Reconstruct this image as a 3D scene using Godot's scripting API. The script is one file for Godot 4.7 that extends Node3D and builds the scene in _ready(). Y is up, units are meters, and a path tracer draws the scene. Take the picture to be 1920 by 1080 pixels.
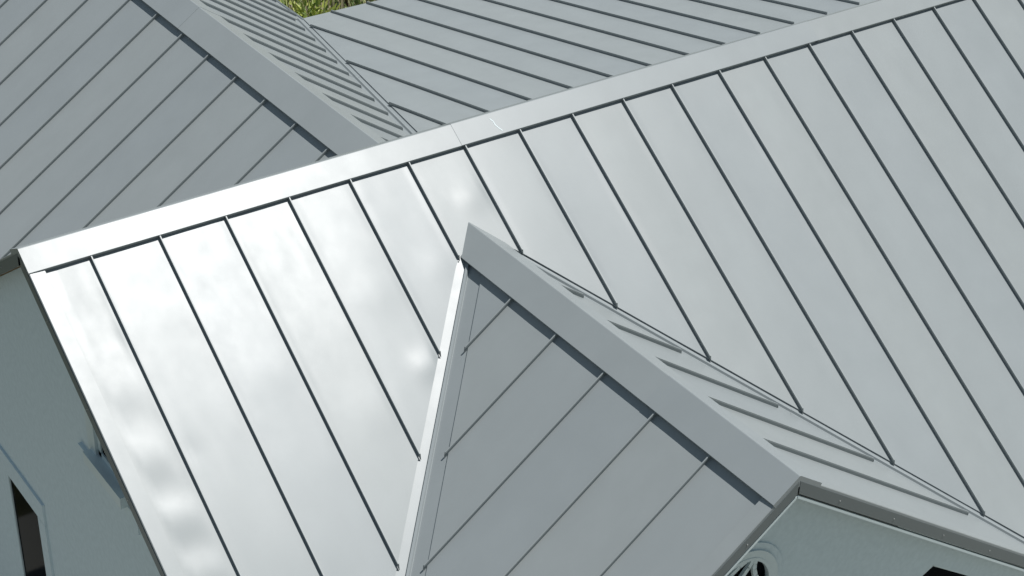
extends Node3D

# ---------------------------------------------------------------- measures
const H := 5.3                       # ridge of the main roof above the ground
const PA := 0.5960                   # pitch of the main roof
const PB := 0.6199                   # pitch of the front gable
const PC := 0.5968                   # pitch of the rear gable
const QD := 0.1959                   # pitch of the low roof behind
const XB := 3.098                    # front gable ridge
const HB := 0.450
const XC := 3.364                    # rear gable ridge
const HC := 0.643
const DY := -1.383                   # a point of the low roof plane
const DZ := -2.277
const RX := 0.252                    # outer face of the left rake
const EAVE_A := 3.84
const GZ := 3.83                     # outer face of the front gable rake
const XR := 12.5
const BRK := 1.84                    # the back slope turns into the low roof here
const BACK := 0.05                   # the back slope lies this much lower
const SEAM_H := 0.028
const CAP_H := 0.032

var tp: float
var tb: float
var tc: float
var tq: float
var M := {}
var house: Node3D
var bump := FastNoiseLite.new()
var rng := RandomNumberGenerator.new()

class Plane2:
	var o: Vector3
	var u: Vector3
	var t: Vector3
	var n: Vector3
	func _init(o_: Vector3, u_: Vector3, t_: Vector3, n_: Vector3):
		o = o_; u = u_; t = t_; n = n_
	func at(a: float, s: float, h := 0.0) -> Vector3:
		return o + u * a + t * s + n * h

func _ready():
	rng.seed = 77
	tp = tan(PA); tb = tan(PB); tc = tan(PC); tq = tan(QD)
	set_view()
	make_materials()
	build_ground()
	house = Node3D.new()
	house.name = "house"
	house.set_meta("label", "white stucco house under light grey standing seam metal roofs")
	house.set_meta("category", "house")
	add_child(house)
	build_main_front()
	build_front_gable()
	build_main_back()
	build_rear_gable()
	build_low_roof()
	build_valleys()
	build_caps()
	build_rakes()
	build_walls()
	build_windows()
	build_plants()

# ---------------------------------------------------------------- camera, sky, sun
func set_view():
	var c := Camera3D.new()
	c.name = "camera"
	var right := Vector3(0.82125277, 0.02486116, 0.57002264)
	var down := Vector3(-0.28621053, -0.84631204, 0.44926547)
	var fwd := Vector3(0.49358628, -0.53210700, -0.68792058)
	c.transform = Transform3D(Basis(right, -down, -fwd).orthonormalized(), Vector3(-2.636, 5.532 + H, 9.106))
	c.fov = 18.337
	c.near = 0.1
	c.far = 400.0
	c.current = true
	add_child(c)

	var sky_mat := ProceduralSkyMaterial.new()
	sky_mat.sky_top_color = Color(0.43, 0.50, 0.57)
	sky_mat.sky_horizon_color = Color(0.76, 0.80, 0.81)
	sky_mat.sky_curve = 0.12
	sky_mat.ground_bottom_color = Color(0.16, 0.17, 0.13)
	sky_mat.ground_horizon_color = Color(0.50, 0.55, 0.56)
	sky_mat.sun_angle_max = 6.0
	sky_mat.sun_curve = 0.05
	var sky := Sky.new()
	sky.sky_material = sky_mat
	var env := Environment.new()
	env.background_mode = Environment.BG_SKY
	env.sky = sky
	env.background_energy_multiplier = 0.88
	env.ambient_light_source = Environment.AMBIENT_SOURCE_SKY
	env.tonemap_mode = Environment.TONE_MAPPER_LINEAR
	env.tonemap_exposure = 1.0
	env.sdfgi_enabled = true
	env.ssao_enabled = true
	env.ssil_enabled = true
	var we := WorldEnvironment.new()
	we.name = "world_environment"
	we.environment = env
	add_child(we)

	var sun := DirectionalLight3D.new()
	sun.name = "sun"
	sun.light_energy = 1.42
	sun.light_color = Color(1.0, 0.992, 0.982)
	sun.light_angular_distance = 0.53
	sun.shadow_enabled = true
	var to_sun := Vector3(0.346, 0.928, 0.138).normalized()
	add_child(sun)
	sun.look_at_from_position(to_sun * 50.0, Vector3.ZERO, Vector3(0, 0, 1))

# ---------------------------------------------------------------- materials
func noise_tex(freq: float, a: Color, b: Color, seed_: int, size := 512, octaves := 4, lo := 0.0, hi := 1.0) -> NoiseTexture2D:
	var n := FastNoiseLite.new()
	n.seed = seed_
	n.frequency = freq
	n.noise_type = FastNoiseLite.TYPE_SIMPLEX_SMOOTH
	n.fractal_octaves = octaves
	var g := Gradient.new()
	g.set_color(0, a); g.set_color(1, b)
	g.set_offset(0, lo); g.set_offset(1, hi)
	var t := NoiseTexture2D.new()
	t.noise = n
	t.width = size; t.height = size
	t.seamless = true
	t.color_ramp = g
	return t

func normal_tex(freq: float, seed_: int, strength: float, size := 512) -> NoiseTexture2D:
	var n := FastNoiseLite.new()
	n.seed = seed_
	n.frequency = freq
	n.fractal_octaves = 4
	var t := NoiseTexture2D.new()
	t.noise = n
	t.width = size; t.height = size
	t.seamless = true
	t.as_normal_map = true
	t.bump_strength = strength
	return t

func mat(col: Color, rough: float, metal := 0.0) -> StandardMaterial3D:
	var m := StandardMaterial3D.new()
	m.albedo_color = col
	m.roughness = rough
	m.metallic = metal
	return m

func make_materials():
	var tint := noise_tex(0.006, Color(0.965, 0.965, 0.965), Color(1, 1, 1), 5)
	var rough := noise_tex(0.012, Color(0.88, 0.88, 0.88), Color(1, 1, 1), 9)
	for v in 3:
		var m := mat([Color(0.579, 0.603, 0.606), Color(0.573, 0.598, 0.603), Color(0.585, 0.608, 0.609)][v], 0.375, 0.0)
		m.metallic_specular = 0.40
		m.albedo_texture = tint
		m.roughness_texture = rough
		m.uv1_triplanar = true
		m.uv1_world_triplanar = true
		m.uv1_scale = Vector3(0.7, 0.7, 0.7) * (1.0 + 0.2 * v)
		m.uv1_offset = Vector3(0.37, 0.11, 0.73) * v
		M["roof%d" % v] = m
	M.seam = mat(Color(0.576, 0.600, 0.600), 0.42, 0.0)
	M.deck = mat(Color(0.56, 0.49, 0.39), 0.9)
	# charcoal coated edge metal: far darker than the white wall of the same face right under it
	M.fascia = mat(Color(0.40, 0.43, 0.435), 0.5, 0.0)
	var st := mat(Color(0.825, 0.875, 0.888), 0.9)
	st.albedo_texture = noise_tex(0.02, Color(0.95, 0.955, 0.955), Color(1, 1, 1), 21)
	st.normal_enabled = true
	st.normal_texture = normal_tex(0.09, 31, 5.0)
	st.normal_scale = 0.06
	st.uv1_triplanar = true
	st.uv1_world_triplanar = true
	st.uv1_scale = Vector3(1.6, 1.6, 1.6)
	M.stucco = st
	M.trim = mat(Color(0.82, 0.865, 0.87), 0.6)
	M.glass = mat(Color(0.05, 0.065, 0.08), 0.08)
	M.glass.metallic_specular = 0.04
	M.frame = mat(Color(0.79, 0.84, 0.845), 0.45)
	M.screw = mat(Color(0.75, 0.76, 0.76), 0.3, 0.8)
	var gr := mat(Color(0.36, 0.35, 0.22), 1.0)
	gr.albedo_texture = noise_tex(0.03, Color(0.55, 0.6, 0.4), Color(1, 1, 0.9), 41)
	gr.uv1_triplanar = true
	gr.uv1_world_triplanar = true
	gr.uv1_scale = Vector3(0.3, 0.3, 0.3)
	M.ground = gr
	var lf := mat(Color(1, 1, 1), 0.6)
	lf.vertex_color_use_as_albedo = true
	lf.backlight_enabled = true
	lf.backlight = Color(0.10, 0.12, 0.03)
	M.leaf = lf
	M.bounce_pale = mat(Color(0.66, 0.66, 0.63), 0.95)  # pale reflector tone for the added slabs out of view
	M.bark = mat(Color(0.36, 0.30, 0.24), 0.95)

# ---------------------------------------------------------------- mesh helpers
func tri(st: SurfaceTool, a: Vector3, b: Vector3, c: Vector3, na: Vector3, nb: Vector3, nc: Vector3):
	var g := (b - a).cross(c - a)
	if g.length_squared() < 1e-14:
		return
	if g.dot(na) > 0.0:
		st.set_normal(na); st.add_vertex(a)
		st.set_normal(nc); st.add_vertex(c)
		st.set_normal(nb); st.add_vertex(b)
	else:
		st.set_normal(na); st.add_vertex(a)
		st.set_normal(nb); st.add_vertex(b)
		st.set_normal(nc); st.add_vertex(c)

func quad(st: SurfaceTool, a: Vector3, b: Vector3, c: Vector3, d: Vector3, n: Vector3):
	tri(st, a, b, c, n, n, n)
	tri(st, a, c, d, n, n, n)

func begin() -> SurfaceTool:
	var st := SurfaceTool.new()
	st.begin(Mesh.PRIMITIVE_TRIANGLES)
	return st

func put(called: String, st: SurfaceTool, m: Material, parent: Node) -> MeshInstance3D:
	var o := MeshInstance3D.new()
	o.name = called
	o.mesh = st.commit()
	o.material_override = m
	parent.add_child(o, true)
	return o

# a box with any axes: c = centre, x y z = half vectors
func block(st: SurfaceTool, c: Vector3, x: Vector3, y: Vector3, z: Vector3):
	var ax := [x, y, z]
	for i in 3:
		var n: Vector3 = ax[i]
		var p: Vector3 = ax[(i + 1) % 3]
		var q: Vector3 = ax[(i + 2) % 3]
		for s in [-1.0, 1.0]:
			var f: Vector3 = c + n * s
			quad(st, f - p - q, f + p - q, f + p + q, f - p + q, n.normalized() * s)

# a profile (points across) swept straight from a to b; faces are flat, smooth where listed
func sweep(st: SurfaceTool, pa: Array, pb: Array, closed := true, hint := Vector3.ZERO):
	var n := pa.size()
	var mid := Vector3.ZERO
	for p in pa: mid += p
	for p in pb: mid += p
	mid = mid / (2.0 * n) + hint
	for i in (n if closed else n - 1):
		var j := (i + 1) % n
		var a: Vector3 = pa[i]
		var b: Vector3 = pa[j]
		var c: Vector3 = pb[j]
		var d: Vector3 = pb[i]
		var g := (b - a).cross(d - a)
		if g.length() < 1e-9:
			g = (c - b).cross(d - c)
		var nn := g.normalized()
		if nn.dot((a + b + c + d) * 0.25 - mid) < 0.0:
			nn = -nn
		quad(st, a, b, c, d, nn)
	if closed:
		for e in [[pa, pb], [pb, pa]]:
			var f: Array = e[0]
			var dir: Vector3 = (Vector3(f[0]) - Vector3(e[1][0])).normalized()
			for i in range(1, n - 1):
				tri(st, f[0], f[i], f[i + 1], dir, dir, dir)

# ---------------------------------------------------------------- roof slopes
# one sheet of metal between two seams, slightly oil canned; top and bottom are functions of u
func panel(pl: Plane2, a: float, b: float, top: Callable, bot: Callable, h: Callable, skirt := 0.010, step := 0.06) -> SurfaceTool:
	var nu := maxi(6, ceili((b - a) / 0.04))
	var longest := 0.0
	for i in nu + 1:
		var u := lerpf(a, b, float(i) / nu)
		longest = maxf(longest, float(bot.call(u)) - float(top.call(u)))
	if longest < 0.02:
		return null
	var nv := clampi(ceili(longest / step), 4, 110)
	var P := []
	var N := []
	for i in nu + 1:
		var u := lerpf(a, b, float(i) / nu)
		var s0: float = top.call(u)
		var s1 := maxf(bot.call(u), s0)
		var row := []
		var nrow := []
		for j in nv + 1:
			var s := lerpf(s0, s1, float(j) / nv)
			var w := smoothstep(0.0, 0.05, minf(u - a, b - u))
			var f := func(uu: float, ss: float) -> float:
				return float(h.call(uu, ss)) * smoothstep(0.0, 0.07, minf(uu - a, b - uu))
			var e := 0.004
			var z: float = f.call(u, s)
			var du: float = (f.call(u + e, s) - f.call(u - e, s)) / (2.0 * e)
			var ds: float = (f.call(u, s + e) - f.call(u, s - e)) / (2.0 * e)
			row.append(pl.at(u, s, z))
			nrow.append((pl.n - pl.u * du - pl.t * ds).normalized())
		P.append(row); N.append(nrow)
	var st := begin()
	for i in nu:
		for j in nv:
			tri(st, P[i][j], P[i + 1][j], P[i + 1][j + 1], N[i][j], N[i + 1][j], N[i + 1][j + 1])
			tri(st, P[i][j], P[i + 1][j + 1], P[i][j + 1], N[i][j], N[i + 1][j + 1], N[i][j + 1])
	var dn := pl.n * -skirt
	for i in nu:
		for j in [0, nv]:
			var p: Vector3 = P[i][j]
			var q: Vector3 = P[i + 1][j]
			if p.distance_to(q) > 1e-5:
				var out := (q - p).cross(pl.n).normalized()
				if out.dot(pl.t) * (1.0 if j == nv else -1.0) < 0.0: out = -out
				quad(st, p, q, q + dn, p + dn, out)
	for i in [0, nu]:
		for j in nv:
			var p: Vector3 = P[i][j]
			var q: Vector3 = P[i][j + 1]
			if p.distance_to(q) > 1e-5:
				quad(st, p, q, q + dn, p + dn, pl.u * (1.0 if i == nu else -1.0))
	return st

func seam(pl: Plane2, u: float, s0: float, s1: float, lip: float, foot := 0.03) -> SurfaceTool:
	var st := begin()
	var prof := [[-0.002, -0.004], [-0.002, 0.0165], [-0.0062, 0.0175], [-0.0062, SEAM_H - 0.001], [-0.0048, SEAM_H], [0.0012, SEAM_H], [0.0022, SEAM_H - 0.001], [0.0022, -0.004]]
	var pa := []
	var pb := []
	for q in prof:
		pa.append(pl.at(u + q[0] * lip, s0, q[1]))
		pb.append(pl.at(u + q[0] * lip, s1 - foot * clampf(q[1] / SEAM_H, 0.0, 1.0), q[1]))
	sweep(st, pa, pb)
	return st

func slope(label: String, pl: Plane2, ua: float, ub: float, seams: Array, top: Callable, bot: Callable, seam_top: Callable, seam_bot: Callable, h: Callable, step := 0.06) -> MeshInstance3D:
	var flat := func(_u: float, _s: float) -> float: return 0.0
	var low := Plane2.new(pl.o - pl.n * 0.035, pl.u, pl.t, pl.n)
	var dt := func(u: float) -> float: return maxf(0.02, float(top.call(u)) - 0.12)
	var db := func(u: float) -> float: return float(bot.call(u)) + 0.03
	var deck := put("roof_slope", panel(low, ua, ub, dt, db, flat, 0.05, 0.5), M.deck, house)
	deck.set_meta("label", label)
	var edges := [ua]
	for s in seams:
		if s > ua + 0.03 and s < ub - 0.03: edges.append(s)
	edges.append(ub)
	edges.sort()
	for i in edges.size() - 1:
		var st := panel(pl, edges[i], edges[i + 1], top, bot, h, 0.010, step)
		if st: put("roof_panel", st, M["roof%d" % ((i * 7 + edges.size()) % 3)], deck)
	for s in seams:
		var a: float = seam_top.call(s)
		var b: float = seam_bot.call(s)
		if b - a > 0.03 and s > ua and s < ub:
			put("standing_seam", seam(pl, s, a, b, 1.0 if pl.u.x > 0.5 else -1.0), M.seam, deck)
	return deck

func oil(amp: float, seed_: float) -> Callable:
	return func(u: float, s: float) -> float:
		return amp * bump.get_noise_3d(u * 1.9, s * 1.1, seed_)

func a_front() -> Plane2:
	return Plane2.new(Vector3(0, H, 0), Vector3(1, 0, 0), Vector3(0, -sin(PA), cos(PA)), Vector3(0, cos(PA), sin(PA)))
func a_back() -> Plane2:
	return Plane2.new(Vector3(0, H - BACK, 0), Vector3(1, 0, 0), Vector3(0, -sin(PA), -cos(PA)), Vector3(0, cos(PA), -sin(PA)))
func gable(x: float, y: float, p: float, side: float) -> Plane2:
	return Plane2.new(Vector3(x, H - y, 0), Vector3(0, 0, 1), Vector3(side * cos(p), -sin(p), 0), Vector3(side * sin(p), cos(p), 0))
func d_plane() -> Plane2:
	return Plane2.new(Vector3(0, H + DY + tq * (-BRK - DZ), -BRK), Vector3(1, 0, 0), Vector3(0, -sin(QD), -cos(QD)), Vector3(0, cos(QD), -sin(QD)))

# z of the valley between the main front slope and the front gable at x
func valley_z(x: float) -> float:
	return (HB + tb * absf(x - XB)) / tp

func build_main_front():
	bump.seed = 3
	bump.frequency = 1.0
	bump.fractal_octaves = 2
	var pl := a_front()
	var eave := EAVE_A / cos(PA)
	var bot := func(x: float) -> float:
		var off := (0.06 if x > XB else 0.10) * smoothstep(0.0, 0.26, absf(x - XB))
		return minf(eave, (valley_z(x) - off) / cos(PA))
	var sb := func(x: float) -> float:
		var off := 0.045 if x > XB else 0.075
		return minf(eave - 0.01, (valley_z(x) - off) / cos(PA))
	var top := func(_x: float) -> float: return 0.13
	var st := func(_x: float) -> float: return 0.15
	var seams := []
	for i in 28: seams.append(0.6465 + 0.4505 * i)
	# dents that the glare shows on the sheets of this slope: u, s, radius, depth
	var dents := [
		[2.345, 1.56, 0.11, 0.0060], [3.21, 0.56, 0.12, 0.0042], [2.24, 1.00, 0.16, 0.0024],
		[0.66, 1.56, 0.10, -0.002], [1.35, 1.25, 0.16, 0.0020], [1.75, 0.75, 0.20, -0.0018],
		[0.58, 0.75, 0.09, -0.0012], [2.75, 0.95, 0.14, 0.0020], [1.90, 1.70, 0.2, 0.0018]]
	var h := func(u: float, s: float) -> float:
		var k := floorf((u - 0.6465) / 0.4505)
		var c := (u - 0.6465) / 0.4505 - k - 0.5
		var z: float = 0.0019 * bump.get_noise_3d(u * 1.1 + k * 3.7, s * 0.75, k * 5.3)
		z += 0.0012 * sin(k * 2.4) * (1.0 - 4.0 * c * c)
		if u < 0.66 and s > 0.8:
			z += 0.0021 * sin((s - 1.33 + 0.07 * sin(s * 3.1)) * TAU / 0.44) * smoothstep(0.8, 1.2, s) * (1.0 - smoothstep(0.5, 0.66, u))
		for d in dents:
			var q: float = ((u - d[0]) * (u - d[0]) + (s - d[1]) * (s - d[1])) / (d[2] * d[2])
			if q < 9.0: z += d[3] * exp(-q)
		return z
	slope("sunlit main roof slope with the white glare", pl, RX + 0.10, XR, seams, top, bot, st, sb, h, 0.045)

func build_front_gable():
	var seams := []
	for i in 5: seams.append(1.347 + 0.4859 * i)
	for side in [-1.0, 1.0]:
		var pl := gable(XB, HB, PB, side)
		var reach := (EAVE_A * tp - HB) / tb
		var dv := func(z: float) -> float: return (z * tp - HB) / tb
		var off := 0.155 if side < 0.0 else 0.17
		var lim := (XB - RX - 0.02) if side < 0.0 else reach
		var bot := func(z: float) -> float: return minf(lim, dv.call(z) - off) / cos(PB)
		var soff := 0.12 if side < 0.0 else 0.235
		var sb := func(z: float) -> float: return minf(lim, dv.call(z) - soff) / cos(PB)
		var top := func(_z: float) -> float: return 0.10
		var st := func(_z: float) -> float: return 0.15
		slope("left slope of the front gable" if side < 0.0 else "right slope of the front gable", pl, 0.70, GZ - 0.10, seams, top, bot, st, sb, oil(0.0012, 11.0 + side))

# z where the rear gable meets the back of the main roof
func build_main_back():
	var pl := a_back()
	var eave := 3.3
	var brk := BRK / cos(PA)
	var bot := func(x: float) -> float:
		var v := (HC - BACK + tc * absf(x - XC)) / tp / cos(PA)
		return minf(eave if x < XC else brk, v - 0.06)
	var top := func(_x: float) -> float: return 0.13
	var st := func(_x: float) -> float: return 0.15
	var seams := []
	for i in 28: seams.append(0.6465 + 0.4505 * i)
	slope("hidden back slope of the main roof", pl, RX + 0.10, XR, seams, top, bot, st, bot, oil(0.0, 21.0), 0.2)

func build_rear_gable():
	var d0 := d_plane()
	for side in [-1.0, 1.0]:
		var pl := gable(XC, HC, PC, side)
		var lim := 2.49
		var dv := func(z: float) -> float:
			# drop below the ridge at which the other roof is met
			if z > -BRK or side < 0.0:
				return (-z * tp + BACK - HC) / tc
			return (-(DY + tq * (z - DZ)) - HC) / tc
		var off := 0.10
		var bot := func(z: float) -> float:
			if side > 0.0 and z < -6.60: return lim / cos(PC)
			return minf(lim, float(dv.call(z)) - off) / cos(PC)
		var soff := 0.12 if side < 0.0 else 0.09
		var sb := func(z: float) -> float:
			var o := soff
			if side > 0.0 and z > -BRK: o = 0.17
			if side > 0.0 and z < -6.60: return (lim - 0.05) / cos(PC)
			return minf(lim - 0.05, float(dv.call(z)) - o) / cos(PC)
		var top := func(_z: float) -> float: return 0.14
		var st := func(_z: float) -> float: return 0.20
		var seams := []
		if side < 0.0:
			for i in 15: seams.append(-1.395 - 0.493 * i)
		else:
			for i in 18: seams.append(-0.925 - 0.4515 * i)
		slope("left slope of the rear gable" if side < 0.0 else "right slope of the rear gable", pl, -8.4, -0.88, seams, top, bot, st, sb, oil(0.0006, 31.0 + side), 0.12)

func build_low_roof():
	var pl := d_plane()
	var eave := (6.60 - BRK) / cos(QD)
	var sv := func(x: float) -> float:
		# distance down the low roof at which the rear gable's slope is met
		var y := -HC - tc * (x - XC)
		var z := DZ + (y - DY) / tq
		return (-BRK - z) / cos(QD)
	var bot := func(x: float) -> float: return minf(eave, float(sv.call(x)) - 0.22)
	var sb := func(x: float) -> float: return minf(eave - 0.01, float(sv.call(x)) - 0.19)
	var top := func(_x: float) -> float: return 0.02
	var st := func(x: float) -> float: return (0.325 + (x - 4.77) * 0.030) / cos(QD)
	var seams := []
	for i in 18: seams.append(4.775 + 0.4455 * i)
	slope("low pitched roof behind the main ridge", pl, 4.28, XR, seams, top, bot, st, sb, oil(0.0012, 41.0), 0.15)

# ---------------------------------------------------------------- valleys
func valley(a: Vector3, b: Vector3, na: Vector3, nb: Vector3, wa: float, wb: float):
	# two wings in the two roof planes and a crimped rib on the line where they meet
	var dir := (b - a).normalized()
	var ea := dir.cross(na).normalized()
	var eb := dir.cross(nb).normalized()
	if ea.y < 0.0: ea = -ea
	if eb.y < 0.0: eb = -eb
	var dn := Vector3(0, -0.012, 0)
	var up := (na + nb).normalized()
	var r := 0.015
	var prof := [ea * wa - na * 0.009, ea * (r + 0.004), ea * r + up * 0.004, (ea - eb).normalized() * 0.008 + up * 0.025, (eb - ea).normalized() * 0.008 + up * 0.025, eb * r + up * 0.004, eb * (r + 0.004), eb * wb]
	var total := a.distance_to(b)
	var cuts := [0.0, 0.32, total * 0.5, total]
	for k in 3:
		var st := begin()
		var lift := up * (0.0015 * (k / 2))
		var p0 := a + dn + lift + dir * maxf(0.0, cuts[k] - (0.03 if k == 2 else 0.0))
		var p1: Vector3 = a + dn + lift + dir * cuts[k + 1]
		var start := prof.duplicate()
		if k == 0:
			p0 = a + dn + lift
			start[prof.size() - 1] = prof[prof.size() - 2] * 1.05
		for i in prof.size() - 1:
			var e: Vector3 = prof[i + 1] - prof[i]
			var n := dir.cross(e).normalized()
			if n.y < 0.0: n = -n
			quad(st, p0 + start[i], p0 + start[i + 1], p1 + prof[i + 1], p1 + prof[i], n)
		put("valley_flashing", st, M.roof1, house)

func build_valleys():
	var na := a_front().n
	for side in [-1.0, 1.0]:
		var nb := gable(XB, HB, PB, side).n
		var d0 := 0.05
		var d1 := minf((EAVE_A * tp - HB) / tb, 2.82 if side < 0.0 else 99.0)
		var a := Vector3(XB + side * d0, H - HB - tb * d0, (HB + tb * d0) / tp)
		var b := Vector3(XB + side * d1, H - HB - tb * d1, (HB + tb * d1) / tp)
		valley(a, b, na, nb, 0.16, 0.20)
	# rear gable to low roof
	var d0 := (-(DY + tq * (-BRK - DZ)) - HC) / tc
	var d1 := (-(DY + tq * (-6.60 - DZ)) - HC) / tc
	var pt := func(d: float) -> Vector3:
		var y := -HC - tc * d
		return Vector3(XC + d, H + y, DZ + (y - DY) / tq)
	valley(pt.call(d0), pt.call(d1), gable(XC, HC, PC, 1.0).n, d_plane().n, 0.16, 0.14)
	# rear gable to the back of the main roof
	for side in [-1.0, 1.0]:
		var d2 := d0 if side > 0.0 else 2.4
		var a := Vector3(XC, H - HC, -(HC - BACK) / tp)
		var b := Vector3(XC + side * d2, H - HC - tc * d2, -(HC - BACK + tc * d2) / tp)
		valley(a, b, gable(XC, HC, PC, side).n, a_back().n, 0.16, 0.10)

# ---------------------------------------------------------------- ridge caps
# ridge line from a to b, the two downhill directions and normals, leg widths
func cap(a: Vector3, b: Vector3, t0: Vector3, n0: Vector3, t1: Vector3, n1: Vector3, w0: float, w1: float, joints: Array, slant0 := 0.0, height := CAP_H):
	var dir := (b - a).normalized()
	var total := a.distance_to(b)
	var stops := [0.0]
	stops.append_array(joints)
	stops.append(total)
	for k in stops.size() - 1:
		var h: float = height + 0.0022 * (k % 2)
		var s0: float = maxf(0.0, stops[k] - 0.04)
		var s1: float = stops[k + 1]
		var up := (n0 + n1).normalized()
		var hh := h / up.dot(n0)
		var prof := [t0 * w0 + n0 * 0.002, t0 * w0 + n0 * (h - 0.002), t0 * (w0 - 0.002) + n0 * h]
		for i in 5:
			# a small radius along the fold
			var f := i / 4.0
			var c := up * (hh - 0.012)
			var nn := n0.slerp(n1, f)
			prof.append(c + nn * (0.012 * up.dot(n0)))
		prof.append_array([t1 * (w1 - 0.002) + n1 * h, t1 * w1 + n1 * (h - 0.002), t1 * w1 + n1 * 0.002])
		var st := begin()
		var p0 := a + dir * s0
		var p1 := a + dir * s1
		for i in prof.size() - 1:
			var e: Vector3 = prof[i + 1] - prof[i]
			if e.length() < 1e-6: continue
			var n := dir.cross(e).normalized()
			var m: Vector3 = (prof[i] + prof[i + 1]) * 0.5 + up * 0.25
			if n.dot(m + up * 0.3) < 0.0: n = -n
			if i == 0: n = t0
			if i == prof.size() - 2: n = t1
			var sl0 := dir * (slant0 if k == 0 else 0.0)
			quad(st, p0 + prof[i] + sl0 * prof[i].dot(t0 if i < 5 else t1), p0 + prof[i + 1] + sl0 * prof[i + 1].dot(t0 if i + 1 < 5 else t1), p1 + prof[i + 1], p1 + prof[i], n)
		# closed end
		var mid := Vector3.ZERO
		for p in prof: mid += p
		mid /= prof.size()
		for i in prof.size() - 1:
			tri(st, p1 + mid, p1 + prof[i], p1 + prof[i + 1], dir, dir, dir)
			if k > 0 or slant0 == 0.0: tri(st, p0 + mid, p0 + prof[i], p0 + prof[i + 1], -dir, -dir, -dir)
		put("ridge_cap", st, M["roof%d" % (k % 3)], house)

func build_caps():
	# main ridge: the rear leg is bent a little flatter than the slope behind it
	var f := a_front()
	var flat := PA - 0.10
	var tb2 := Vector3(0, -sin(flat), -cos(flat))
	var nb2 := Vector3(0, cos(flat), -sin(flat))
	cap(Vector3(RX - 0.002, H - 0.020, 0.032), Vector3(XR, H - 0.020, 0.032), f.t, f.n, tb2, nb2, 0.158, 0.15, [3.36 - RX, 6.6 - RX, 9.8 - RX])
	var sl := begin()
	for i in 4:
		var a := f.at(3.615 + 0.010 * i + 0.006 * sin(i * 2.0), 0.062 + 0.028 * i, CAP_H + 0.0035)
		var b := f.at(3.625 + 0.010 * i + 0.006 * sin(i * 2.0 + 2.0), 0.090 + 0.028 * i, CAP_H + 0.0035)
		block(sl, (a + b) * 0.5, (b - a) * 0.5, f.n * 0.0015, f.n.cross(b - a).normalized() * 0.0035)
	put("sealant_bead", sl, M.trim, house)
	# front gable ridge; its head runs out on the main slope
	var l := gable(XB, HB, PB, -1.0)
	var r := gable(XB, HB, PB, 1.0)
	cap(Vector3(XB, H - HB, HB / tp - 0.05), Vector3(XB, H - HB, GZ + 0.002), l.t, l.n, r.t, r.n, 0.192, 0.192, [2.80 - HB / tp], 0.857, 0.037)
	# rear gable ridge
	var cl := gable(XC, HC, PC, -1.0)
	var cr := gable(XC, HC, PC, 1.0)
	cap(Vector3(XC, H - HC, -HC / tp + 0.02), Vector3(XC, H - HC, -8.4), cl.t, cl.n, cr.t, cr.n, 0.235, 0.20, [3.05, 6.1], 0.80, 0.040)

# ---------------------------------------------------------------- rakes
func rake(pl: Plane2, u_out: float, u_in: float, s0: float, s1: float):
	# flat flange on the roof and a fascia face hanging outside
	var st := begin()
	var sg := signf(u_in - u_out)
	var drop := Vector3(0, -0.098, 0)
	var th := pl.u * sg * 0.018
	var pa := []
	var pb := []
	for e in [[s0, pa], [s1, pb]]:
		var s: float = e[0]
		var p: Array = e[1]
		p.append(pl.at(u_in, s, -0.01))
		p.append(pl.at(u_in, s, 0.016))
		p.append(pl.at(u_in - sg * 0.003, s, 0.021))
		p.append(pl.at(u_out + sg * 0.004, s, 0.026))
		p.append(pl.at(u_out, s, 0.022))
		p.append(pl.at(u_out, s, 0.022) + drop)
		p.append(pl.at(u_out, s, 0.022) + drop + th)
		p.append(pl.at(u_out, s, -0.01) + th)
	# faces drawn one by one so that each gets the right side
	var nn := [pl.u * sg, pl.n, (pl.n + pl.u * sg * 0.054).normalized(), (pl.n - pl.u * sg).normalized(), -pl.u * sg, Vector3.DOWN, pl.u * sg]
	for i in 7:
		quad(st, pa[i], pa[i + 1], pb[i + 1], pb[i], nn[i])
	var o := put("rake_trim", st, M.roof2, house)
	# fascia: a thin darker face in front of the hem
	var fs := begin()
	var out := -pl.u * sg
	var c0 := pl.at(u_out, s0, 0.010) + out * 0.004
	var c1 := pl.at(u_out, s1, 0.010) + out * 0.004
	var d0 := Vector3(0, -0.086, 0)
	quad(fs, c0, c1, c1 + d0, c0 + d0, out)
	quad(fs, c0 + d0, c1 + d0, c1 + d0 - out * 0.02, c0 + d0 - out * 0.02, Vector3.DOWN)
	quad(fs, c0, c1, c1 - out * 0.004, c0 - out * 0.004, pl.n)
	put("fascia", fs, M.fascia, o)
	var n := floori((s1 - s0) / 0.6)
	for i in n:
		var k := begin()
		var p := pl.at(u_out, s0 + 0.42 + 0.6 * i, 0.0) + Vector3(0, -0.03, 0) + out * 0.006
		block(k, p, out * 0.002, Vector3(0, 0.0032, 0), out.cross(Vector3.UP) * 0.0032)
		put("screw", k, M.screw, o)

func build_rakes():
	rake(a_front(), RX, RX + 0.10, 0.06, EAVE_A / cos(PA))
	rake(a_back(), RX, RX + 0.10, -0.03, 3.3)
	for side in [-1.0, 1.0]:
		var lim := (XB - RX) / cos(PB) if side < 0.0 else 3.6
		rake(gable(XB, HB, PB, side), GZ, GZ - 0.10, 0.0, lim)
		# pale drip strip under the fascia
		var pl := gable(XB, HB, PB, side)
		var st := begin()
		var a := pl.at(GZ - 0.012, 0.0, 0.0) + Vector3(0, -0.098, 0)
		var b := pl.at(GZ - 0.012, lim, 0.0) + Vector3(0, -0.098, 0)
		block(st, (a + b) * 0.5, (b - a) * 0.5, pl.n * 0.008, Vector3(0, 0, 0.014))
		put("drip_strip", st, M.trim, house)

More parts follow.
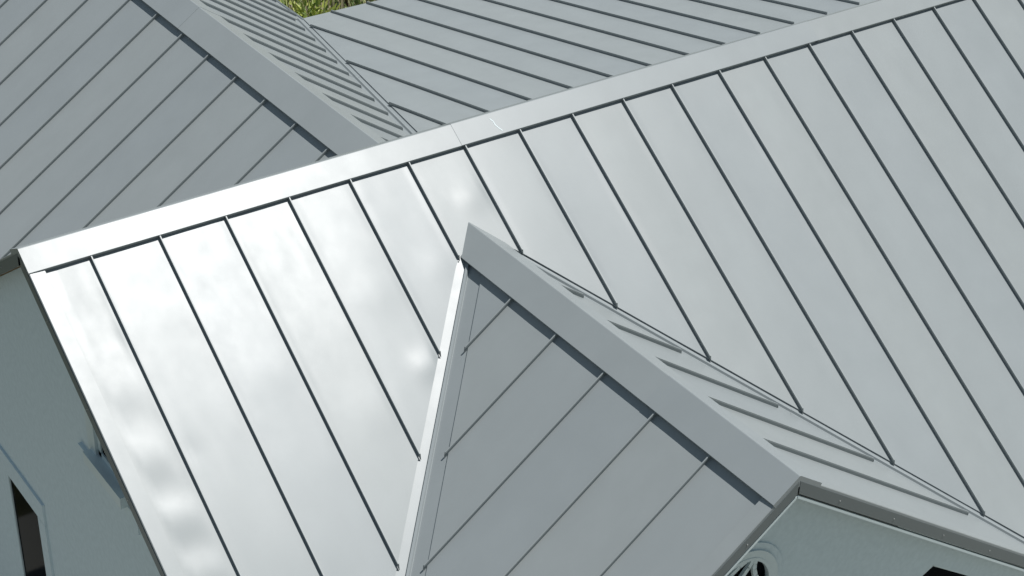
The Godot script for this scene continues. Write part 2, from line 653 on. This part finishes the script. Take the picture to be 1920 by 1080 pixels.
# ---------------------------------------------------------------- walls
func wall_csg(called: String, pts: PackedVector2Array, at: Transform3D, depth: float, holes: Array):
	var comb := CSGCombiner3D.new()
	comb.name = called
	comb.transform = at
	var w := CSGPolygon3D.new()
	w.name = "wall_body"
	w.polygon = pts
	w.depth = depth
	w.material = M.stucco
	comb.add_child(w)
	for h in holes:
		var c := CSGPolygon3D.new()
		c.name = "opening"
		c.polygon = h
		c.depth = depth + 0.2
		c.position = Vector3(0, 0, 0.1)
		c.operation = CSGShape3D.OPERATION_SUBTRACTION
		c.material = M.stucco
		comb.add_child(c)
	house.add_child(comb, true)
	return comb

func circle(c: Vector2, r: float, n := 40) -> PackedVector2Array:
	var p := PackedVector2Array()
	for i in n:
		p.append(c + Vector2(cos(TAU * i / n), sin(TAU * i / n)) * r)
	return p

# wall coordinates of the left gable: (z, y); outer face at x = WX, looking towards -x
const WX := 0.35
func win1() -> PackedVector2Array:
	return PackedVector2Array([Vector2(-1.24, H - 2.515), Vector2(-0.625, H - 2.515), Vector2(-0.625, H - 3.9), Vector2(-1.24, H - 3.9)])
func win2() -> PackedVector2Array:
	return PackedVector2Array([Vector2(0.70, H - 0.66), Vector2(1.10, H - 0.93), Vector2(1.10, H - 1.14), Vector2(0.70, H - 1.14)])
func win3() -> PackedVector2Array:
	return PackedVector2Array([Vector2(4.53, H - 1.79), Vector2(5.45, H - 2.43), Vector2(5.45, H - 3.4), Vector2(4.25, H - 3.4), Vector2(4.25, H - 1.92)])
const RC := Vector2(2.835, H - 1.19)

func build_walls():
	# left gable wall of the main roof: local x = z, local y = y, extruded inwards
	var d := 0.10 / cos(PA)
	var pts := PackedVector2Array([Vector2(EAVE_A - 0.1, 0), Vector2(EAVE_A - 0.1, H - (EAVE_A - 0.1) * tp - d), Vector2(0, H - d), Vector2(-2.65, H - 2.65 * tp - d), Vector2(-2.65, 0)])
	wall_csg("gable_wall", pts, Transform3D(Basis(Vector3(0, 0, 1), Vector3(0, 1, 0), Vector3(-1, 0, 0)), Vector3(WX, 0, 0)), 0.2, [win1(), win2()])
	# front gable wall
	var db := 0.10 / cos(PB)
	var l := XB - WX - 0.205
	var r := 2.99
	var fp := PackedVector2Array([Vector2(XB - l, 0), Vector2(XB - l, H - HB - l * tb - db), Vector2(XB, H - HB - db), Vector2(XB + r, H - HB - r * tb - db), Vector2(XB + r, 0)])
	wall_csg("gable_wall", fp, Transform3D(Basis.IDENTITY, Vector3(0, 0, 3.72)), 0.2, [circle(RC, 0.24), win3()])
	# the other outer walls, under the eaves
	for b in [[Vector3((XB + r + XR) * 0.5 + 0.1, 1.3, 3.60), Vector3((XR - XB - r) * 0.5, 1.3, 0.1)],
			[Vector3(XR - 0.2, 1.6, 0.0), Vector3(0.1, 1.6, 3.45)],
			[Vector3(5.70, 1.4, -7.4), Vector3(0.1, 1.4, 0.9)],
			[Vector3(9.2, 1.45, -6.40), Vector3(3.2, 1.45, 0.1)],
			[Vector3(1.02, 1.4, -5.5), Vector3(0.1, 1.4, 2.8)],
			[Vector3(3.36, 1.4, -8.2), Vector3(2.2, 1.4, 0.1)]]:
		var st := begin()
		block(st, b[0], Vector3(b[1].x, 0, 0), Vector3(0, b[1].y, 0), Vector3(0, 0, b[1].z))
		put("side_wall", st, M.stucco, house)
	# frieze board along the right rake of the front gable
	var st := begin()
	var ends := []
	for g in [[4.12, 0.0005], [6.02, 0.032]]:
		var y: float = H - 1.50 - tb * (g[0] - 4.12)
		ends.append([Vector3(g[0], y, 3.718), Vector3(g[0], y, 3.72 + g[1]), Vector3(g[0], y + 0.21, 3.72 + g[1]), Vector3(g[0], y + 0.21, 3.718)])
	sweep(st, ends[0], ends[1])
	put("frieze_board", st, M.stucco, house)
	# eave edges
	for g in [[Vector3(5.87, H - HC - tc * 2.50, -6.62), Vector3(5.87, H - HC - tc * 2.50, -8.4)]]:
		var q := begin()
		block(q, (g[0] + g[1]) * 0.5 + Vector3(0, -0.05, 0), (g[1] - g[0]) * 0.5, Vector3(0, 0.06, 0), Vector3(0.012, 0, 0))
		put("eave_fascia", q, M.fascia, house)
	var q2 := begin()
	var ey := H + DY + tq * (-6.60 - DZ)
	block(q2, Vector3((5.87 + XR) * 0.5, ey - 0.080, -6.61), Vector3((XR - 5.87) * 0.5, 0, 0), Vector3(0, 0.06, 0), Vector3(0, 0, 0.012))
	put("eave_fascia", q2, M.fascia, house)

# ---------------------------------------------------------------- windows
func ring(st: SurfaceTool, c: Vector3, x: Vector3, y: Vector3, out: Vector3, r0: float, r1: float, d: float):
	var n := 44
	for i in n:
		var a0 := TAU * i / n
		var a1 := TAU * (i + 1) / n
		var e0 := x * cos(a0) + y * sin(a0)
		var e1 := x * cos(a1) + y * sin(a1)
		quad(st, c + e0 * r0 + out * d, c + e1 * r0 + out * d, c + e1 * r1 + out * d, c + e0 * r1 + out * d, out)
		quad(st, c + e0 * r1, c + e1 * r1, c + e1 * r1 + out * d, c + e0 * r1 + out * d, e0)
		quad(st, c + e0 * r0, c + e1 * r0, c + e1 * r0 + out * d, c + e0 * r0 + out * d, -e0)

func bar(st: SurfaceTool, pts: Array, c: Callable, w: float, d: float, out: Vector3):
	for i in pts.size() - 1:
		var a: Vector3 = c.call(pts[i])
		var b: Vector3 = c.call(pts[i + 1])
		var e := (b - a) * 0.5
		block(st, (a + b) * 0.5, e * 1.04, out.cross(e).normalized() * w, out * d)

func poly(st: SurfaceTool, p: PackedVector2Array, c: Callable, out: Vector3):
	var ids := Geometry2D.triangulate_polygon(p)
	for i in range(0, ids.size(), 3):
		tri(st, c.call(p[ids[i]]), c.call(p[ids[i + 1]]), c.call(p[ids[i + 2]]), out, out, out)

func flat_window(p: PackedVector2Array, c: Callable, out: Vector3, fw: float, label: String) -> MeshInstance3D:
	var st := begin()
	poly(st, p, func(q): return c.call(q) - out * 0.012, out)
	var g := put("window", st, M.glass, house)
	g.set_meta("label", label)
	var fr := begin()
	for i in p.size():
		var a: Vector3 = c.call(p[i])
		var b: Vector3 = c.call(p[(i + 1) % p.size()])
		var e := (b - a) * 0.5
		var inward := out.cross(e).normalized()
		var mid := Vector3.ZERO
		for q in p: mid += c.call(q)
		mid /= p.size()
		if inward.dot(mid - a) < 0.0: inward = -inward
		block(fr, (a + b) * 0.5 + inward * fw * 0.5 - out * 0.010, e, inward * fw * 0.5, out * 0.008)
	put("window_frame", fr, M.frame, g)
	return g

func build_windows():
	var ca := func(q: Vector2) -> Vector3: return Vector3(WX, q.y, q.x)
	var oa := Vector3(-1, 0, 0)
	var w1 := flat_window(win1(), ca, oa, 0.012, "tall dark window in the shaded gable wall")
	var st := begin()   # raised plaster band over and beside the window
	block(st, Vector3(WX - 0.008, H - 2.425, -0.99), Vector3(0.01, 0, 0), Vector3(0, 0.090, 0), Vector3(0, 0, 0.50))
	block(st, Vector3(WX - 0.008, H - 3.25, -0.557), Vector3(0.01, 0, 0), Vector3(0, 0.73, 0), Vector3(0, 0, 0.066))
	put("window_surround", st, M.stucco, w1)
	var w2 := flat_window(win2(), ca, oa, 0.05, "small attic window half hidden by the rake")
	st = begin()
	block(st, Vector3(WX - 0.02, H - 1.165, 0.90), Vector3(0.05, 0, 0), Vector3(0, 0.04, 0), Vector3(0, 0, 0.27))
	put("window_sill", st, M.frame, w2)
	st = begin()
	block(st, Vector3(WX - 0.012, H - 1.27, 0.86), Vector3(0.014, 0, 0), Vector3(0, 0.065, 0), Vector3(0, 0, 0.43))
	put("window_apron", st, M.stucco, w2)
	st = begin()
	block(st, Vector3(WX - 0.004, H - 0.97, 0.655), Vector3(0.014, 0, 0), Vector3(0, 0.17, 0), Vector3(0, 0, 0.055))
	put("window_casing", st, M.frame, w2)

	var cb := func(q: Vector2) -> Vector3: return Vector3(q.x, q.y, 3.72)
	var ob := Vector3(0, 0, 1)
	flat_window(win3(), cb, ob, 0.012, "dark window with sloping head under the frieze")
	# round window
	st = begin()
	poly(st, circle(RC, 0.24), func(q): return Vector3(q.x, q.y, 3.708), ob)
	var rw := put("window", st, M.glass, house)
	rw.set_meta("label", "round window with curved glazing bars")
	st = begin()
	ring(st, Vector3(RC.x, RC.y, 3.705), Vector3(1, 0, 0), Vector3(0, 1, 0), ob, 0.222, 0.243, 0.036)
	put("window_frame", st, M.frame, rw)
	st = begin()
	ring(st, Vector3(RC.x, RC.y, 3.715), Vector3(1, 0, 0), Vector3(0, 1, 0), ob, 0.241, 0.29, 0.024)
	put("window_surround", st, M.frame, rw)
	st = begin()
	ring(st, Vector3(RC.x, RC.y, 3.715), Vector3(1, 0, 0), Vector3(0, 1, 0), ob, 0.288, 0.335, 0.014)
	put("window_surround", st, M.stucco, rw)
	for b in [[[2.921, -0.958], [2.87, -0.965], [2.82, -0.985], [2.76, -1.02], [2.70, -1.07], [2.64, -1.13]],
			[[2.930, -0.965], [2.892, -1.025], [2.826, -1.105], [2.74, -1.22], [2.68, -1.33]],
			[[2.945, -0.975], [2.936, -1.023], [2.938, -1.060], [2.952, -1.11], [2.985, -1.17], [3.03, -1.22], [3.06, -1.26]],
			[[2.62, -1.30], [2.75, -1.26], [2.9, -1.30], [2.97, -1.37]]]:
		var m := begin()
		var pp := []
		for q in b: pp.append(Vector2(q[0], H + q[1]))
		bar(m, pp, func(q): return Vector3(q.x, q.y, 3.728), 0.014, 0.010, ob)
		put("glazing_bar", m, M.frame, rw)

# ---------------------------------------------------------------- ground and plants
func build_ground():
	var st := begin()
	var n := 40
	var ht := func(x: float, z: float) -> float:
		var far := smoothstep(14.0, 60.0, Vector2(x - 5.0, z).length())
		return far * 0.8 * sin(x * 0.13) * cos(z * 0.11)
	for i in n:
		for j in n:
			var x0 := -120.0 + 240.0 * i / n
			var x1 := -120.0 + 240.0 * (i + 1) / n
			var z0 := -120.0 + 240.0 * j / n
			var z1 := -120.0 + 240.0 * (j + 1) / n
			quad(st, Vector3(x0, ht.call(x0, z0), z0), Vector3(x1, ht.call(x1, z0), z0), Vector3(x1, ht.call(x1, z1), z1), Vector3(x0, ht.call(x0, z1), z1), Vector3.UP)
	var o := put("ground", st, M.ground, self)
	o.set_meta("kind", "structure")
	# unseen pale slabs, added at front and left to bounce light onto the walls
	var pv := begin()
	block(pv, Vector3(2.5, 0.02, 8.0), Vector3(10.0, 0, 0), Vector3(0, 0.04, 0), Vector3(0, 0, 4.0))
	block(pv, Vector3(-4.2, 0.02, 0.0), Vector3(4.2, 0, 0), Vector3(0, 0.04, 0), Vector3(0, 0, 3.99))
	put("bounce_slab", pv, M.bounce_pale, self).set_meta("kind", "structure")

# one leaf: a folded blade from base p along d, bending down
func blade(st: SurfaceTool, p: Vector3, d: Vector3, length: float, w: float, bend: float, col: Color, seg := 3):
	var side := d.cross(Vector3.UP).normalized()
	if side.length() < 0.1: side = Vector3.RIGHT
	side = side.rotated(d.normalized(), rng.randf() * TAU)
	var prev := p
	var pw := w * 0.5
	var dir := d.normalized()
	for i in seg:
		var f := float(i + 1) / seg
		dir = (dir + Vector3.DOWN * bend / seg).normalized()
		var nx := prev + dir * (length / seg)
		var nw := w * 0.5 * (1.0 - f * f) + 0.0005
		var n := dir.cross(side).normalized()
		st.set_color(col)
		quad(st, prev - side * pw, prev + side * pw, nx + side * nw, nx - side * nw, n)
		prev = nx; pw = nw

func grass_clump(at: Vector3, hgt: float, count: int, wide: float, tone: Array, label: String, group := ""):
	var o := Node3D.new()
	o.name = "grass_clump"
	o.position = at
	add_child(o, true)
	var st := begin()
	for i in count:
		var a := rng.randf() * TAU
		var r := sqrt(rng.randf()) * hgt * 0.22
		var lean := Vector3(cos(a), 0, sin(a)) * rng.randf_range(0.05, 0.45)
		var c: Color = tone[rng.randi() % tone.size()]
		c = c * rng.randf_range(0.75, 1.2)
		blade(st, Vector3(cos(a) * r, 0, sin(a) * r), Vector3.UP + lean, hgt * rng.randf_range(0.55, 1.0), wide * rng.randf_range(0.7, 1.2), rng.randf_range(0.1, 0.9), c, 4)
	put("blades", st, M.leaf, o)
	o.set_meta("label", label)
	o.set_meta("category", "grass")
	if group: o.set_meta("group", group)

func shrub(at: Vector3, hgt: float, rad: float, count: int, leaf: float, tone: Array, label: String, group := ""):
	var o := Node3D.new()
	o.name = "shrub"
	o.position = at
	add_child(o, true)
	var tk := begin()
	for i in 7:
		var a := TAU * i / 7.0 + rng.randf()
		var tip := Vector3(cos(a) * rad * 0.6, hgt * rng.randf_range(0.6, 0.9), sin(a) * rad * 0.6)
		var e := tip * 0.5
		var w := e.cross(Vector3.FORWARD).normalized()
		var k := 6
		var pa := []
		var pb := []
		for j in k:
			var q := w.rotated(e.normalized(), TAU * j / k)
			pa.append(q * 0.03); pb.append(tip + q * 0.008)
		sweep(tk, pa, pb)
	put("stems", tk, M.bark, o)
	var st := begin()
	var lumps := []
	for i in 16:
		var a := rng.randf() * TAU
		var r := sqrt(rng.randf()) * rad * 0.75
		lumps.append([Vector3(cos(a) * r, hgt * rng.randf_range(0.35, 0.85), sin(a) * r), rad * rng.randf_range(0.22, 0.42), rng.randf_range(0.7, 1.25)])
	for i in count:
		var l: Array = lumps[rng.randi() % lumps.size()]
		var d := Vector3(rng.randfn(), rng.randfn(), rng.randfn()).normalized()
		var p: Vector3 = l[0] + d * float(l[1]) * pow(rng.randf(), 0.35)
		p.y = maxf(p.y, 0.05)
		var c: Color = tone[rng.randi() % tone.size()]
		c = c * (rng.randf_range(0.75, 1.25) * float(l[2]))
		blade(st, p, (d + Vector3(0, 0.5, 0)).normalized(), leaf * rng.randf_range(0.7, 1.3), leaf * 0.34, rng.randf_range(0.0, 0.8), c, 2)
	put("foliage", st, M.leaf, o)
	o.set_meta("label", label)
	o.set_meta("category", "shrub")
	if group: o.set_meta("group", group)

func build_plants():
	var green := [Color(0.27, 0.34, 0.06), Color(0.38, 0.42, 0.10), Color(0.48, 0.49, 0.17), Color(0.15, 0.22, 0.05)]
	var dry := [Color(0.50, 0.44, 0.29), Color(0.40, 0.34, 0.23), Color(0.30, 0.25, 0.18), Color(0.42, 0.43, 0.20)]
	var pale := [Color(0.60, 0.62, 0.28), Color(0.50, 0.56, 0.22)]
	var dark := [Color(0.13, 0.19, 0.06), Color(0.23, 0.29, 0.10), Color(0.38, 0.43, 0.18)]
	shrub(Vector3(6.5, 0, -8.9), 2.3, 1.0, 5200, 0.11, green, "bright green leafy shrub at the corner of the two eaves")
	grass_clump(Vector3(6.55, 0, -7.75), 3.0, 90, 0.05, pale, "tall pale yellow grass blades rising above the eave corner")
	grass_clump(Vector3(7.5, 0, -9.0), 2.3, 420, 0.022, dry, "dry brown grass clump between two green shrubs")
	grass_clump(Vector3(8.1, 0, -9.7), 2.2, 420, 0.022, dry, "dry straw grass clump behind the low roof eave")
	shrub(Vector3(8.0, 0, -8.4), 2.2, 0.8, 4200, 0.10, dark, "dark green shrub with pale blades beside the low roof eave")
	grass_clump(Vector3(8.3, 0, -8.2), 2.4, 160, 0.028, pale, "pale green grass clump growing in the dark shrub")
	shrub(Vector3(6.2, 0, -10.9), 2.2, 1.2, 4000, 0.12, green, "yellowish green shrub behind the rear gable eave")
	shrub(Vector3(9.2, 0, -11.2), 2.3, 1.2, 4000, 0.12, dark, "dark shrub at the back of the garden")
	# low ground cover
	var st := begin()
	for i in 9000:
		var p := Vector3(rng.randf_range(5.5, 15.0), 0, rng.randf_range(-19.0, -7.0))
		var c: Color = (green + dry)[rng.randi() % 8]
		blade(st, p, Vector3(rng.randfn() * 0.4, 1, rng.randfn() * 0.4), rng.randf_range(0.2, 0.6), 0.03, 0.6, c, 2)
	var g := put("ground_cover", st, M.leaf, self)
	g.set_meta("label", "rough mixed grass covering the ground behind the house")
	g.set_meta("category", "grass")
	g.set_meta("kind", "stuff")
